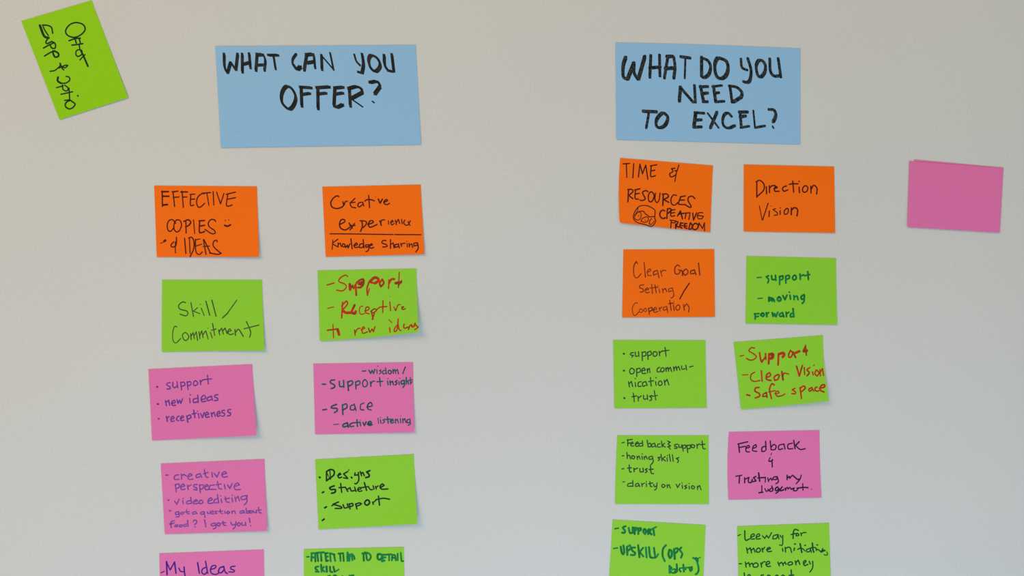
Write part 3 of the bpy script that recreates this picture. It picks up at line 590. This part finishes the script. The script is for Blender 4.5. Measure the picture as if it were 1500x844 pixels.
sticky_note('green', (890, 759, S8), [(65,22), (1268,92), (1028.9,871,0), (891.6,862,0)], 'green', [
 """17: 95,140 140,132 | 22: 233,107 197,125 225,165 218,190 187,190 | 272,128 290,193 318,190 | 325,122 325,193 | 345,128 350,208 | 345,127 373,127 363,163 | 395,133 398,208 | 395,137 428,132 428,158 402,168
 | 24: 475,142 462,175 485,208 500,165 475,142 | 530,152 525,208 | 530,147 558,152 540,180 | 540,185 568,212 | 18: 560,150 630,115 | 24: 593,152 603,222""",
 """16: 78,394 128,388 | 24: 170,372 185,450 205,470 | 22: 205,355 215,440 203,470 | 25: 250,377 256,477 | 22: 255,372 290,352 300,390 262,425 | 355,382 312,387 320,425 355,450 345,478 300,478
 | 395,352 412,508 | 458,387 415,440 | 20: 415,440 463,498 | 23: 495,382 505,508 | 535,378 550,498 580,515 | 22: 600,387 615,498 | 18: 580,515 625,510 655,467""",
 """22: 755,352 717,400 712,490 740,558 | 25: 800,412 787,470 805,518 828,490 828,430 800,412 | 860,402 868,528 | 22: 860,402 903,392 903,430 870,460 | 953,382 932,410 965,460 950,513
 | @rl | 56: 985,272 1060,300 | 80: 1075,290 1115,370 | 50: 1130,300 1118,380 | 26: 1120,300 1215,250 | 52: 1110,400 1148,560 1150,680 1110,760 1060,790""",
 """@rl | 58: 235,525 237,740 | 46: 240,535 300,590 260,640 | 255,640 300,735 400,742 470,700 475,640 | 40: 330,655 375,622 425,645 400,700 | 54: 460,475 472,640 | 48: 568,598 545,650 590,705 | 52: 670,485 690,705 | 42: 620,590 900,570 | 48: 745,620 745,640 | 56: 935,560 940,640 905,678 | 870,615 900,685"""],
 'green sticky note cut by the lower edge, reading SUPPORT, UPSKILL (OPS Related) in green marker', lift=(0.001, 0.002))

sticky_note('green', (1072, 759, S8), [(68,108), (1258,65), (1217.5,867,0), (1082.5,874,0)], 'darkgreen', [
 """12: 77,230 115,212 | 16: 167,165 175,285 230,270 | 14: 245,250 290,230 280,205 250,225 250,270 295,270 | 315,250 360,230 350,205 320,225 320,270 370,268 | 395,230 425,265 | 425,265 450,225 | 450,225 475,260 | 475,260 515,190
 | 590,215 540,230 530,270 575,265 600,215 | 595,215 610,270 | 625,225 640,250 | 658,225 655,345 617,350 | 16: 860,160 815,148 795,190 792,265 | 15: 765,215 820,200 | 835,200 830,230 865,225 855,200 835,200 | 14: 890,195 900,230 | 895,210 925,190 960,188""",
 """15: 190,385 205,455 | 200,415 238,385 255,450 | 255,415 283,390 300,440 | 340,390 315,420 335,445 370,425 360,395 340,390 | 390,390 400,440 | 398,410 425,380 | 450,415 500,395 485,380 455,400 465,435 515,430
 | 655,395 660,430 | 690,380 695,440 | @gi | 34: 20,270 100,235 160,270 190,390 | 38: 275,260 260,330 | 44: 285,142 300,145 | 42: 440,135 490,390 | 32: 370,300 450,265 530,290 580,345 | 34: 572,185 603,180
 | 32: 720,280 640,300 625,350 680,378 740,335 | 745,285 770,390 | 42: 800,115 815,290 840,380 | 30: 715,275 800,245 900,250 | 900,250 920,340 | 40: 935,170 950,172 | 34: 925,290 990,320 1060,380 | 1060,385 1105,275
 | 26: 1100,365 1180,335 1130,318 1090,370 | 1225,375 1245,450 1200,470 1140,455""",
 """15: 97,592 125,592 | 175,570 185,635 | 182,600 218,575 235,628 | 238,600 262,585 275,610 | 310,580 275,605 285,635 330,630 340,600 310,580 | 375,580 385,635 | 382,600 405,572 430,565 | 440,605 490,585 475,560 445,580 455,625 500,625
 | 595,570 615,620 | 612,595 645,575 665,615 | 665,595 688,570 702,600 | 750,570 725,590 740,610 785,595 775,570 750,570 | 820,555 830,605 | 828,580 858,545 880,600 | 935,590 960,560 945,550 925,575 940,615 985,600 | 1000,560 1015,595 | 1045,560 1045,640 1010,700""",
 """16: 160,710 165,760 | 15: 205,745 225,732 240,745 | 375,752 385,738 410,738 | 455,755 475,738 500,752 | 560,755 580,738 600,750 | 640,755 660,738 680,748 | 16: 767,672 775,790 | 740,742 800,738"""],
 'green sticky note cut by the lower edge, reading Leeway for more initiatives, more money', lift=(0.001, 0.002))

sticky_note('pink', (1316, 228, S7), [(170,42), (1122,130), (1090,800), (150,745)], 'plum', [],
 'blank pink sticky note underneath, only its top edge showing above the front one', lift=(0.0002, 0.0002))
sticky_note('pink', (1316, 228, S7), [(118,62), (1140,133), (1100,835), (97,775)], 'plum', [],
 'blank pink sticky note on top at the far right of the wall, covering another', lift=(0.0015, 0.002), base=0.0007)
